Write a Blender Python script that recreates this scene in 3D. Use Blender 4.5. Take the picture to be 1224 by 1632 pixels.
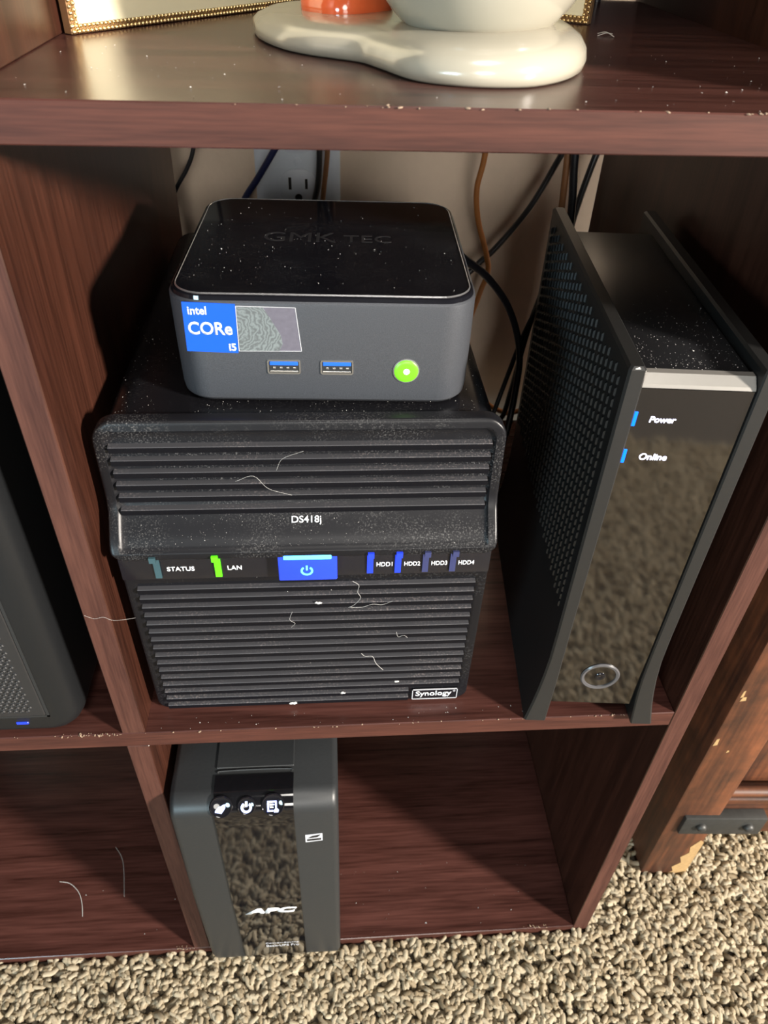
import bpy, bmesh, math, random
import numpy as np
from mathutils import Vector, Matrix

random.seed(7)
rng = np.random.default_rng(7)
scene = bpy.context.scene
for o in list(bpy.data.objects):
    bpy.data.objects.remove(o)
MM = 0.001
ZF = 312.0          # height of the middle shelf's top above the floor, mm


def W(x, y, z):     # millimetres measured from the middle shelf's front edge -> world metres
    return Vector((x * MM, y * MM, (z + ZF) * MM))


# ------------------------------------------------------------------ camera
def Rz(t): return Matrix.Rotation(t, 3, 'Z')
def Rx(t): return Matrix.Rotation(t, 3, 'X')


cam_d = bpy.data.cameras.new('camera')
cam = bpy.data.objects.new('camera', cam_d)
scene.collection.objects.link(cam)
Rc = Rz(-0.0930) @ Rx(0.8737) @ Rz(0.0417)
cam.matrix_world = Matrix.Translation(W(103.76, -243.48, 360.15)) @ Rc.to_4x4()
cam_d.sensor_fit = 'VERTICAL'
cam_d.sensor_height = 36.0
cam_d.sensor_width = 27.0
cam_d.lens = 36.0 * 1188.85 / 1632.0
cam_d.clip_start = 0.01
cam_d.clip_end = 50
cam_d.dof.use_dof = True
cam_d.dof.focus_distance = 0.36
cam_d.dof.aperture_fstop = 20.0
scene.camera = cam

# ------------------------------------------------------------------ world, lights, exposure
world = bpy.data.worlds.new('room_ambient')
scene.world = world
world.use_nodes = True
bg = world.node_tree.nodes['Background']
bg.inputs[0].default_value = (0.95, 0.92, 0.90, 1)
bg.inputs[1].default_value = 0.04


def area(name, loc, target, size, power, color):
    l = bpy.data.lights.new(name, 'AREA')
    l.shape = 'DISK'
    l.size = size
    l.energy = power
    l.color = color
    o = bpy.data.objects.new(name, l)
    scene.collection.objects.link(o)
    o.location = loc
    o.rotation_euler = (Vector(target) - Vector(loc)).to_track_quat('-Z', 'Y').to_euler()
    return o


tgt = W(150, 0, 0)
area('lamp_light', tgt + Vector((0.775, -0.545, 0.345)) * 3.0, tgt, 0.32, 185, (1.0, 0.92, 0.82))
area('window_daylight', tgt + Vector((-1.15, -1.85, 0.22)), tgt, 0.5, 16, (0.62, 0.88, 1.0))
area('room_light', tgt + Vector((0.10, -2.6, 0.68)), tgt, 0.9, 19, (1.0, 0.95, 0.88))
area('overhead_fill', W(250, -900, 1900), W(200, -250, -300), 0.7, 9, (1.0, 0.95, 0.88))  # unseen fill added overhead to brighten the carpet

scene.view_settings.view_transform = 'Standard'
scene.view_settings.look = 'None'
scene.view_settings.gamma = 1.0
scene.view_settings.use_curve_mapping = False
scene.view_settings.exposure = 0.85


# ------------------------------------------------------------------ materials
def new_mat(name):
    m = bpy.data.materials.new(name)
    m.use_nodes = True
    nt = m.node_tree
    b = nt.nodes['Principled BSDF']
    return m, nt, b


def set_spec(b, v):
    b.inputs['Specular IOR Level'].default_value = v


def plain(name, col, rough=0.5, metal=0.0, spec=0.5, noise=0.0, nscale=300, bump=0.0, coat=0.0, emit=None, estr=0.0):
    m, nt, b = new_mat(name)
    b.inputs['Base Color'].default_value = (*col, 1)
    b.inputs['Roughness'].default_value = rough
    b.inputs['Metallic'].default_value = metal
    set_spec(b, spec)
    if coat:
        b.inputs['Coat Weight'].default_value = coat
        b.inputs['Coat Roughness'].default_value = 0.06
    if emit:
        b.inputs['Emission Color'].default_value = (*emit, 1)
        b.inputs['Emission Strength'].default_value = estr
    tc = nt.nodes.new('ShaderNodeTexCoord')
    nz = nt.nodes.new('ShaderNodeTexNoise')
    nz.inputs['Scale'].default_value = nscale
    nz.inputs['Detail'].default_value = 4
    nt.links.new(tc.outputs['Object'], nz.inputs['Vector'])
    mx = nt.nodes.new('ShaderNodeMix')
    mx.data_type = 'RGBA'
    mx.inputs[6].default_value = (*[c * (1 - noise) for c in col], 1)
    mx.inputs[7].default_value = (*[min(1, c * (1 + noise)) for c in col], 1)
    nt.links.new(nz.outputs['Fac'], mx.inputs[0])
    nt.links.new(mx.outputs[2], b.inputs['Base Color'])
    if bump:
        bp = nt.nodes.new('ShaderNodeBump')
        bp.inputs['Strength'].default_value = bump
        bp.inputs['Distance'].default_value = 0.001
        nt.links.new(nz.outputs['Fac'], bp.inputs['Height'])
        nt.links.new(bp.outputs[0], b.inputs['Normal'])
    return m


def dusty(name, col, dust, amount, rough, nscale=900, clump=25, spec=0.5):
    """dark plastic with settled grey dust in clumps"""
    m, nt, b = new_mat(name)
    b.inputs['Roughness'].default_value = rough
    set_spec(b, spec)
    tc = nt.nodes.new('ShaderNodeTexCoord')
    n1 = nt.nodes.new('ShaderNodeTexNoise'); n1.inputs['Scale'].default_value = nscale; n1.inputs['Detail'].default_value = 3
    n2 = nt.nodes.new('ShaderNodeTexNoise'); n2.inputs['Scale'].default_value = clump; n2.inputs['Detail'].default_value = 3
    r1 = nt.nodes.new('ShaderNodeValToRGB'); r1.color_ramp.elements[0].position = 0.52; r1.color_ramp.elements[1].position = 0.72
    r2 = nt.nodes.new('ShaderNodeValToRGB'); r2.color_ramp.elements[0].position = 0.40; r2.color_ramp.elements[1].position = 0.70
    mul = nt.nodes.new('ShaderNodeMath'); mul.operation = 'MULTIPLY'
    mul2 = nt.nodes.new('ShaderNodeMath'); mul2.operation = 'MULTIPLY'; mul2.inputs[1].default_value = amount
    mx = nt.nodes.new('ShaderNodeMix'); mx.data_type = 'RGBA'
    mx.inputs[6].default_value = (*col, 1); mx.inputs[7].default_value = (*dust, 1)
    for n in (n1, n2): nt.links.new(tc.outputs['Object'], n.inputs['Vector'])
    nt.links.new(n1.outputs['Fac'], r1.inputs[0]); nt.links.new(n2.outputs['Fac'], r2.inputs[0])
    nt.links.new(r1.outputs[0], mul.inputs[0]); nt.links.new(r2.outputs[0], mul.inputs[1])
    nt.links.new(mul.outputs[0], mul2.inputs[0]); nt.links.new(mul2.outputs[0], mx.inputs[0])
    nt.links.new(mx.outputs[2], b.inputs['Base Color'])
    return m


def wood(name, dark, light, along, rough=0.35, streak=90, spec=0.5, bump=0.06, blotch=0.0):
    m, nt, b = new_mat(name)
    b.inputs['Roughness'].default_value = rough
    set_spec(b, spec)
    tc = nt.nodes.new('ShaderNodeTexCoord')
    mp = nt.nodes.new('ShaderNodeMapping')
    s = [1.0, 1.0, 1.0]
    s['xyz'.index(along)] = 0.05
    mp.inputs['Scale'].default_value = s
    nt.links.new(tc.outputs['Object'], mp.inputs['Vector'])
    n1 = nt.nodes.new('ShaderNodeTexNoise'); n1.inputs['Scale'].default_value = streak; n1.inputs['Detail'].default_value = 5; n1.inputs['Distortion'].default_value = 0.6
    n2 = nt.nodes.new('ShaderNodeTexNoise'); n2.inputs['Scale'].default_value = streak * 6; n2.inputs['Detail'].default_value = 4
    for n in (n1, n2): nt.links.new(mp.outputs[0], n.inputs['Vector'])
    ad = nt.nodes.new('ShaderNodeMix'); ad.data_type = 'FLOAT'; ad.inputs[0].default_value = 0.45
    nt.links.new(n1.outputs['Fac'], ad.inputs[2]); nt.links.new(n2.outputs['Fac'], ad.inputs[3])
    r = nt.nodes.new('ShaderNodeValToRGB')
    r.color_ramp.elements[0].position = 0.36; r.color_ramp.elements[0].color = (*dark, 1)
    r.color_ramp.elements[1].position = 0.64; r.color_ramp.elements[1].color = (*light, 1)
    nt.links.new(ad.outputs[0], r.inputs[0])
    nt.links.new(r.outputs[0], b.inputs['Base Color'])
    if blotch:      # worn, smoky patches of the old stain
        n3 = nt.nodes.new('ShaderNodeTexNoise'); n3.inputs['Scale'].default_value = 28; n3.inputs['Detail'].default_value = 6; n3.inputs['Roughness'].default_value = 0.7
        nt.links.new(tc.outputs['Object'], n3.inputs['Vector'])
        r3 = nt.nodes.new('ShaderNodeValToRGB'); r3.color_ramp.elements[0].position = 0.35; r3.color_ramp.elements[1].position = 0.62
        r3.color_ramp.elements[0].color = (0.35, 0.36, 0.38, 1); r3.color_ramp.elements[1].color = (1.15, 1.0, 0.95, 1)
        mb = nt.nodes.new('ShaderNodeMix'); mb.data_type = 'RGBA'; mb.blend_type = 'MULTIPLY'; mb.inputs[0].default_value = blotch
        nt.links.new(n3.outputs['Fac'], r3.inputs[0]); nt.links.new(r.outputs[0], mb.inputs[6]); nt.links.new(r3.outputs[0], mb.inputs[7])
        nt.links.new(mb.outputs[2], b.inputs['Base Color'])
    bp = nt.nodes.new('ShaderNodeBump'); bp.inputs['Strength'].default_value = bump; bp.inputs['Distance'].default_value = 0.0006
    nt.links.new(ad.outputs[0], bp.inputs['Height']); nt.links.new(bp.outputs[0], b.inputs['Normal'])
    return m


M = {}
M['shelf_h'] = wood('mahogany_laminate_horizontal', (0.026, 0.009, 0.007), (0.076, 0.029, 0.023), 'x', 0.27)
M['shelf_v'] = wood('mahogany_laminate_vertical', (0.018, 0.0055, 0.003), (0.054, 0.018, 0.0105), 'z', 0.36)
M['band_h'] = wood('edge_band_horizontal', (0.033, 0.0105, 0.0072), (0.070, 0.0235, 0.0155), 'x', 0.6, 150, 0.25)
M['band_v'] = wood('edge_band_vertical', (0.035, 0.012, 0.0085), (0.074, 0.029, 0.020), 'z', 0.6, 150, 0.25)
M['chip'] = plain('bare_particle_board', (0.28, 0.20, 0.14), 0.9, noise=0.3, nscale=900)
M['rustic'] = wood('weathered_orange_wood', (0.030, 0.010, 0.0045), (0.135, 0.048, 0.018), 'z', 0.55, 45, bump=0.3, blotch=0.75)
M['rustic_h'] = wood('weathered_orange_wood_rail', (0.030, 0.010, 0.0045), (0.135, 0.048, 0.018), 'x', 0.5, 45, bump=0.3, blotch=0.75)
M['iron'] = plain('black_iron', (0.035, 0.035, 0.033), 0.5, 0.4, noise=0.3, nscale=200)
M['raw'] = plain('raw_split_wood', (0.30, 0.19, 0.08), 0.8, noise=0.35, nscale=400)
M['wall'] = plain('beige_wall_paint', (0.78, 0.625, 0.48), 0.8, noise=0.06, nscale=70, bump=0.9)
M['plate'] = plain('white_plastic_plate', (0.80, 0.88, 0.98), 0.35, noise=0.03)
M['slot'] = plain('outlet_slot_dark', (0.01, 0.01, 0.01), 0.6)
M['blackp'] = dusty('black_satin_plastic', (0.006, 0.006, 0.0075), (0.12, 0.12, 0.12), 0.16, 0.26, spec=0.25)
M['ribp'] = dusty('dusty_rib_plastic_lit_tone', (0.030, 0.030, 0.034), (0.22, 0.185, 0.18), 0.6, 0.5, 1100, 30, spec=0.4)  # ledge tops: dust, plus light from above painted into the lighter base
M['rib_face'] = plain('black_louvre_face_shade_tone', (0.004, 0.004, 0.0055), 0.4, noise=0.1, spec=0.12)  # louvre fronts: shade painted in as a near-black copy of the plastic
M['bumpp'] = dusty('black_front_plastic_with_dust', (0.0065, 0.0065, 0.008), (0.22, 0.215, 0.21), 0.42, 0.36, 1300, 40, spec=0.25)
M['gloss'] = plain('gloss_black', (0.006, 0.006, 0.008), 0.08, noise=0.1)
M['bar'] = plain('status_bar_black', (0.009, 0.009, 0.012), 0.2, noise=0.1)
M['glass'] = dusty('black_glass_lid', (0.005, 0.005, 0.007), (0.3, 0.3, 0.3), 0.10, 0.07, 1500, 40)
M['alu'] = plain('grey_blasted_aluminium', (0.066, 0.070, 0.080), 0.40, 0.45, noise=0.40, nscale=2600, bump=0.12)
M['alu_edge'] = plain('bright_cut_edge', (0.62, 0.62, 0.64), 0.25, 0.9, noise=0.05)
M['sticker_blue'] = plain('blue_sticker', (0.004, 0.075, 0.56), 0.35, noise=0.03)
M['white_ink'] = plain('white_ink', (0.85, 0.86, 0.88), 0.45, noise=0.02)
M['grey_ink'] = plain('dark_grey_ink', (0.014, 0.014, 0.016), 0.4, noise=0.05)
M['label_grey'] = plain('pale_grey_ink', (0.42, 0.43, 0.46), 0.5, noise=0.05)
M['usb_metal'] = plain('usb_shell_metal', (0.55, 0.54, 0.52), 0.28, 0.95, noise=0.08)
M['usb_blue'] = plain('usb_blue_tongue', (0.01, 0.10, 0.55), 0.4, noise=0.05)
M['green_led'] = plain('green_lit_button', (0.06, 0.3, 0.01), 0.35, emit=(0.22, 0.80, 0.015), estr=0.52)
M['white_led'] = plain('white_led_core', (0.9, 1, 0.9), 0.3, emit=(0.85, 1, 0.80), estr=3.0)
M['green_pipe'] = plain('green_light_pipe', (0.05, 0.4, 0.01), 0.3, emit=(0.07, 0.85, 0.0), estr=1.1)
M['blue_btn'] = plain('blue_lit_button', (0.01, 0.03, 0.4), 0.25, emit=(0.020, 0.055, 0.85), estr=0.62)
M['blue_core'] = plain('blue_led_core', (0.05, 0.3, 1), 0.3, emit=(0.05, 0.36, 1.0), estr=3.2)
M['blue_bar'] = plain('blue_status_bar', (0.0, 0.05, 0.6), 0.3, emit=(0.0, 0.13, 1.0), estr=1.5)
M['blue_pipe'] = plain('blue_light_pipe', (0.01, 0.03, 0.4), 0.3, emit=(0.012, 0.035, 0.85), estr=0.55)
M['dim_pipe'] = plain('unlit_light_pipe', (0.03, 0.036, 0.10), 0.25, noise=0.05)
M['teal_pipe'] = plain('unlit_teal_light_pipe', (0.03, 0.065, 0.078), 0.25, noise=0.05)
M['modem'] = plain('modem_shell_plastic', (0.011, 0.0108, 0.0105), 0.45, noise=0.12, nscale=500)
M['modem_side'] = plain('modem_side_plastic', (0.010, 0.010, 0.011), 0.32, noise=0.1)
M['modem_face'] = plain('modem_gloss_face', (0.0025, 0.0025, 0.003), 0.055, noise=0.2, spec=0.9)
M['modem_face'].node_tree.nodes['Principled BSDF'].inputs['IOR'].default_value = 1.75
M['silver'] = plain('silver_trim', (0.27, 0.255, 0.235), 0.32, 0.4, noise=0.05)
M['led_text'] = plain('lit_lettering', (0.8, 0.8, 1), 0.4, emit=(0.72, 0.72, 1.0), estr=2.6)
M['tower'] = plain('tower_grey_black_plastic', (0.0068, 0.0074, 0.0082), 0.42, spec=0.35, noise=0.12, nscale=400)
M['tower_mesh'] = plain('tower_mesh_black', (0.016, 0.016, 0.017), 0.38, noise=0.15)
M['ups'] = plain('ups_charcoal_plastic', (0.0165, 0.0182, 0.0198), 0.45, noise=0.12, nscale=600, bump=0.05)
M['ups_gloss'] = plain('ups_gloss_black', (0.004, 0.004, 0.005), 0.06, noise=0.2, spec=0.9)
M['btn_icon'] = plain('lit_button_icon', (0.5, 0.6, 1), 0.4, emit=(0.36, 0.46, 1.0), estr=0.85)
M['ceramic'] = plain('white_glazed_ceramic', (0.33, 0.305, 0.245), 0.2, noise=0.07, nscale=30, coat=0.25)
M['orange_glaze'] = plain('orange_glazed_ceramic', (0.62, 0.10, 0.03), 0.14, noise=0.2, nscale=120, coat=0.6)
M['gold'] = plain('gold_bead_metal', (0.66, 0.48, 0.24), 0.25, 0.95, noise=0.1)
M['frame_side'] = plain('bronze_frame_side', (0.40, 0.24, 0.12), 0.35, 0.6, noise=0.1)
M['cream'] = plain('cream_frame_panel', (0.84, 0.77, 0.54), 0.42, 0.0, noise=0.06, nscale=20)
M['dust'] = plain('grey_dust', (0.50, 0.49, 0.47), 0.95, noise=0.3, nscale=2000)
M['cab_black'] = plain('black_cable_jacket', (0.008, 0.008, 0.011), 0.4, noise=0.1)
M['cab_blue'] = plain('navy_cable_jacket', (0.008, 0.014, 0.07), 0.4, noise=0.1)
M['cab_orange'] = plain('orange_cable_jacket', (0.32, 0.115, 0.022), 0.5, noise=0.15)
M['cab_brown'] = plain('brown_cable_jacket', (0.20, 0.085, 0.03), 0.5, noise=0.15)
M['base_carpet'] = plain('carpet_backing', (0.06, 0.048, 0.035), 0.95, noise=0.4, nscale=250)


def carpet_mat():
    m, nt, b = new_mat('beige_flecked_yarn')
    b.inputs['Roughness'].default_value = 0.9
    set_spec(b, 0.0)
    at = nt.nodes.new('ShaderNodeAttribute'); at.attribute_name = 'yarn'
    r = nt.nodes.new('ShaderNodeValToRGB')
    e = r.color_ramp.elements
    e[0].position = 0.0; e[0].color = (0.26, 0.20, 0.125, 1)
    e[1].position = 1.0; e[1].color = (0.68, 0.60, 0.45, 1)
    k = e.new(0.35); k.color = (0.50, 0.415, 0.285, 1)
    k = e.new(0.65); k.color = (0.62, 0.535, 0.39, 1)
    nt.links.new(at.outputs['Fac'], r.inputs[0])
    tc = nt.nodes.new('ShaderNodeTexCoord')
    nz = nt.nodes.new('ShaderNodeTexNoise'); nz.inputs['Scale'].default_value = 1400; nz.inputs['Detail'].default_value = 2
    nt.links.new(tc.outputs['Object'], nz.inputs['Vector'])
    mx = nt.nodes.new('ShaderNodeMix'); mx.data_type = 'RGBA'; mx.blend_type = 'MULTIPLY'; mx.inputs[0].default_value = 0.22
    nt.links.new(r.outputs[0], mx.inputs[6]); nt.links.new(nz.outputs['Fac'], mx.inputs[7])
    nt.links.new(mx.outputs[2], b.inputs['Base Color'])
    bp = nt.nodes.new('ShaderNodeBump'); bp.inputs['Strength'].default_value = 0.5; bp.inputs['Distance'].default_value = 0.0008
    nt.links.new(nz.outputs['Fac'], bp.inputs['Height']); nt.links.new(bp.outputs[0], b.inputs['Normal'])
    tr = nt.nodes.new('ShaderNodeBsdfTranslucent')      # soft yarn lets light through
    nt.links.new(mx.outputs[2], tr.inputs['Color'])
    ms = nt.nodes.new('ShaderNodeMixShader'); ms.inputs[0].default_value = 0.5
    nt.links.new(b.outputs[0], ms.inputs[1]); nt.links.new(tr.outputs[0], ms.inputs[2])
    nt.links.new(ms.outputs[0], nt.nodes['Material Output'].inputs['Surface'])
    return m


M['carpet'] = carpet_mat()


# ------------------------------------------------------------------ builders (local mm)
def tag(o, label=None, cat=None, group=None, kind=None):
    if label: o['label'] = label
    if cat: o['category'] = cat
    if group: o['group'] = group
    if kind: o['kind'] = kind
    return o


def thing(name, base, label, cat, rz=0.0, group=None):
    o = bpy.data.objects.new(name, None)
    scene.collection.objects.link(o)
    o.empty_display_size = 0.02
    o.location = W(*base)
    o.rotation_euler = (0, 0, math.radians(rz))
    return tag(o, label, cat, group)


def link(name, me, mats, parent=None, loc=None, smooth=35):
    if not isinstance(mats, (list, tuple)): mats = [mats]
    for m in mats: me.materials.append(m)
    o = bpy.data.objects.new(name, me)
    scene.collection.objects.link(o)
    if parent: o.parent = parent
    if loc is not None: o.location = loc
    if smooth:
        me.polygons.foreach_set('use_smooth', [True] * len(me.polygons))
        me.set_sharp_from_angle(angle=math.radians(smooth))
    return o


def finish(bm, name, mats, parent=None, loc=None, smooth=35, recalc=True):
    if recalc: bmesh.ops.recalc_face_normals(bm, faces=bm.faces)
    bmesh.ops.scale(bm, vec=(MM, MM, MM), verts=bm.verts)
    me = bpy.data.meshes.new(name)
    bm.to_mesh(me); bm.free()
    return link(name, me, mats, parent, loc, smooth)


def add_box(bm, x0, x1, y0, y1, z0, z1, bev=0.0, seg=2):
    r = bmesh.ops.create_cube(bm, size=1.0)
    vs = r['verts']
    for v in vs:
        v.co = Vector((x0 + (v.co.x + .5) * (x1 - x0), y0 + (v.co.y + .5) * (y1 - y0), z0 + (v.co.z + .5) * (z1 - z0)))
    if bev:
        es = list({e for v in vs for e in v.link_edges})
        bmesh.ops.bevel(bm, geom=es, offset=bev, segments=seg, affect='EDGES', profile=0.5)
    return bm


def box(name, x0, x1, y0, y1, z0, z1, mat, parent, bev=0.0, seg=2, loc=None):
    return finish(add_box(bmesh.new(), x0, x1, y0, y1, z0, z1, bev, seg), name, mat, parent, loc)


def rrect(w, h, r, n=6, cx=0, cy=0):
    """rounded rectangle outline; r is one radius or four (tr, tl, bl, br)"""
    if not isinstance(r, (list, tuple)): r = [r] * 4
    pts = []
    for k, (sx, sy) in enumerate(((1, 1), (-1, 1), (-1, -1), (1, -1))):
        rr = max(r[k], 1e-3)
        for i in range(n + 1):
            a = math.pi / 2 * (k + i / n)
            pts.append((cx + sx * (w / 2 - rr) + rr * math.cos(a), cy + sy * (h / 2 - rr) + rr * math.sin(a)))
    return pts


def loft(bm, rings, cap0=True, cap1=True):
    vr = [[bm.verts.new(p) for p in ring] for ring in rings]
    n = len(vr[0])
    for a, b in zip(vr[:-1], vr[1:]):
        for i in range(n):
            bm.faces.new((a[i], a[(i + 1) % n], b[(i + 1) % n], b[i]))
    if cap0: bm.faces.new(list(reversed(vr[0])))
    if cap1: bm.faces.new(vr[-1])
    return vr


def catmull(pts, n=8):
    P = [Vector(p) for p in pts]
    P = [P[0] * 2 - P[1]] + P + [P[-1] * 2 - P[-2]]
    out = []
    for i in range(1, len(P) - 2):
        for k in range(n):
            t = k / n
            a, b, c, d = P[i - 1], P[i], P[i + 1], P[i + 2]
            out.append(0.5 * ((2 * b) + (c - a) * t + (2 * a - 5 * b + 4 * c - d) * t * t + (3 * b - 3 * c + d - a) * t ** 3))
    out.append(P[-2])
    return out


def add_tube(bm, pts, r, sides=8, n=8, smooth=True):
    path = catmull(pts, n) if smooth else [Vector(p) for p in pts]
    prev = None
    rings = []
    for i, p in enumerate(path):
        t = (path[min(i + 1, len(path) - 1)] - path[max(i - 1, 0)]).normalized()
        if prev is None:
            ref = Vector((0, 0, 1)) if abs(t.z) < .9 else Vector((1, 0, 0))
            u = t.cross(ref).normalized()
        else:
            u = (prev - t * prev.dot(t)).normalized()
        prev = u
        v = t.cross(u)
        rings.append([p + (u * math.cos(2 * math.pi * k / sides) + v * math.sin(2 * math.pi * k / sides)) * r for k in range(sides)])
    loft(bm, rings)
    return bm


def tube(name, pts, r, mat, parent=None, sides=8, n=8, loc=None):
    return finish(add_tube(bmesh.new(), pts, r, sides, n), name, mat, parent, loc, 60)


def lathe(bm, prof, origin, axis='y', seg=24):
    """prof: list of (radius, height along axis)"""
    rings = []
    ox, oy, oz = origin
    for r, h in prof:
        ring = []
        for k in range(seg):
            a = 2 * math.pi * k / seg
            c, s = r * math.cos(a), r * math.sin(a)
            if axis == 'y': ring.append((ox + c, oy + h, oz + s))
            elif axis == 'z': ring.append((ox + c, oy + s, oz + h))
            else: ring.append((ox + h, oy + c, oz + s))
        rings.append(ring)
    loft(bm, rings)
    return bm


def text(name, s, center, u, v, width, height, mat, parent, thick=0.15, bold=0.0, shear=0.0):
    """lettering, u to the right, v up; width and height of the whole line in mm"""
    c = bpy.data.curves.new(name, 'FONT')
    c.body = s
    c.size = 1.0
    c.offset = bold
    c.shear = shear
    c.resolution_u = 4
    o = bpy.data.objects.new(name, c)
    scene.collection.objects.link(o)
    bpy.context.view_layer.update()
    me = bpy.data.meshes.new_from_object(o)
    bpy.data.objects.remove(o)
    n = len(me.vertices)
    co = np.empty(n * 3); me.vertices.foreach_get('co', co); co = co.reshape(-1, 3)
    lo, hi = co.min(0), co.max(0)
    mid = (lo + hi) / 2
    sx = width / (hi[0] - lo[0])
    sy = height / (hi[1] - lo[1]) if height else sx
    u = Vector(u).normalized(); v = Vector(v).normalized(); nn = u.cross(v)
    bm = bmesh.new(); bm.from_mesh(me)
    ce = Vector(center)
    for vert in bm.verts:
        a, b_ = (vert.co.x - mid[0]) * sx, (vert.co.y - mid[1]) * sy
        vert.co = ce + u * a + v * b_ + nn * thick
    r = bmesh.ops.extrude_face_region(bm, geom=list(bm.faces))
    for g in r['geom']:
        if isinstance(g, bmesh.types.BMVert): g.co -= nn * (thick + 0.1)
    return finish(bm, name, mat, parent, smooth=0)


def quadplate(bm, pts, depth):
    """flat polygon given by 3D points, thickened by vector depth"""
    loft(bm, [pts, [tuple(Vector(p) + Vector(depth)) for p in pts]])
    return bm


# ------------------------------------------------------------------ setting: floor, wall
def carpet_tufts(x0, x1, y0, y1, step, seg, sides, rad, hgt, keep):
    xs = np.arange(x0, x1, step); ys = np.arange(y0, y1, step)
    gx, gy = np.meshgrid(xs, ys)
    px = (gx + rng.uniform(-.5, .5, gx.shape) * step).ravel()
    py = (gy + rng.uniform(-.5, .5, gx.shape) * step).ravel()
    k = keep(px, py)
    px, py = px[k], py[k]
    n = len(px)
    az = rng.uniform(0, 2 * np.pi, n)
    az += 0.0
    bend = rng.uniform(0.25, 1.0, n)
    R0 = rad * rng.uniform(0.8, 1.25, n)
    Hh = hgt * rng.uniform(0.85, 1.15, n)
    lean = rng.uniform(0.5, 1.7, n) * hgt
    curl = rng.uniform(-2.0, 2.0, n)
    verts = np.zeros((n, seg + 2, sides, 3))
    for i in range(seg + 2):
        t = min(i / seg, 1.0)
        ang = az + curl * t
        # centre line rises, then leans over
        zc = Hh * np.sin(t * np.pi / 2 * (0.55 + 0.45 * (1 - bend) + 0.3 * bend))
        d = lean * t ** 1.6
        cx = px + np.cos(ang) * d; cy = py + np.sin(ang) * d
        r = R0 * (1.0 - 0.1 * t)
        if i == seg: r = R0 * 0.85
        if i == seg + 1:
            r = R0 * 0.35
            cx = cx + np.cos(ang) * R0 * 0.45; cy = cy + np.sin(ang) * R0 * 0.45; zc = zc + R0 * 0.25
        tilt = np.clip(t * 1.1, 0, 1) * bend
        for s in range(sides):
            a = 2 * np.pi * s / sides + t * 1.2
            # ring lies in plane perpendicular to a direction between up and lean
            lx = np.cos(a) * r; ly = np.sin(a) * r
            verts[:, i, s, 0] = cx + np.cos(ang) * lx * (1 - .75 * tilt) - np.sin(ang) * ly
            verts[:, i, s, 1] = cy + np.sin(ang) * lx * (1 - .75 * tilt) + np.cos(ang) * ly
            verts[:, i, s, 2] = zc - lx * 0.85 * tilt
    nr = seg + 2
    base = (np.arange(n) * nr * sides)[:, None]
    quads = []
    for i in range(nr - 1):
        for s in range(sides):
            s2 = (s + 1) % sides
            quads.append([i * sides + s, i * sides + s2, (i + 1) * sides + s2, (i + 1) * sides + s])
    quads = np.array(quads)
    F = (base[:, :, None] + quads[None]).reshape(-1, 4)
    shade = np.clip(rng.normal(0.62, 0.26, n), 0, 1)
    vcol = np.repeat(shade, nr * sides)
    return verts.reshape(-1, 3), F, vcol


def carpet(name, parts, label):
    V = np.concatenate([p[0] for p in parts]); off = 0; Fs = []
    for p in parts:
        Fs.append(p[1] + off); off += len(p[0])
    F = np.concatenate(Fs); col = np.concatenate([p[2] for p in parts])
    V = V * MM
    me = bpy.data.meshes.new(name)
    me.vertices.add(len(V)); me.vertices.foreach_set('co', V.ravel())
    me.loops.add(F.size); me.loops.foreach_set('vertex_index', F.ravel().astype(np.int32))
    me.polygons.add(len(F))
    me.polygons.foreach_set('loop_start', np.arange(0, F.size, 4, dtype=np.int32))
    me.update(calc_edges=True)
    at = me.attributes.new('yarn', 'FLOAT', 'POINT'); at.data.foreach_set('value', col.astype(np.float32))
    me.polygons.foreach_set('use_smooth', np.ones(len(F), dtype=bool))
    me.materials.append(M['carpet'])
    o = bpy.data.objects.new(name, me); scene.collection.objects.link(o)
    return tag(o, label, 'carpet', kind='stuff')


bm = bmesh.new(); add_box(bm, -2500, 2500, -3500, 420, -30, -1)
tag(finish(bm, 'floor', M['base_carpet']), 'carpet backing under the pile', None, None, 'structure')
bm = bmesh.new(); add_box(bm, -2500, 2500, 380, 420, -30, 2400)
tag(finish(bm, 'wall_back', M['wall']), 'beige textured wall behind the shelf unit', None, None, 'structure')


def keep_near(x, y):
    k = ~((x > -327) & (x < 315) & (y > -1.5))          # shelf unit footprint
    k &= ~((x > 371) & (x < 417) & (y > 40) & (y < 88))  # cabinet post
    return k


near = carpet_tufts(-260, 620, -240, 210, 4.1, 4, 6, 2.45, 5.8, keep_near)
far = carpet_tufts(-450, 900, -760, -238, 6.6, 3, 5, 3.5, 8.5, lambda x, y: np.ones(len(x), bool))
carpet('carpet_pile', [near, far], 'beige and brown flecked looped carpet pile on the floor')

# wall outlet
out = thing('wall_outlet', (83.0, 379, 196), 'white duplex wall outlet plate behind the small silver computer', 'outlet')
bm = bmesh.new()
loft(bm, [[(x, y, z) for x, z in rrect(w, h, 4)] for w, h, y in ((66, 112, 0.9), (66, 112, -2.5), (62, 108, -4.5), (54, 100, -5.2))])
finish(bm, 'cover_plate', M['plate'], out)
for dz in (-19.5, 19.5):
    bm = bmesh.new()
    loft(bm, [[(x, y, z + dz) for x, z in rrect(28 - b, 28 - b, 11)] for y, b in ((-5.0, 0), (-6.4, 0), (-6.9, 1.4))])
    rc = finish(bm, 'receptacle', M['plate'], out)
    box('blade_slot', -7.5, -5.3, -7.1, -6.6, dz - 1, dz + 8, M['slot'], rc)
    box('blade_slot', 5.3, 7.3, -7.1, -6.6, dz - 0.5, dz + 7, M['slot'], rc)
    bm = bmesh.new(); lathe(bm, [(2.8, 0), (2.8, -.4)], (0, -6.7, dz - 7)); finish(bm, 'ground_slot', M['slot'], rc)
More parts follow.
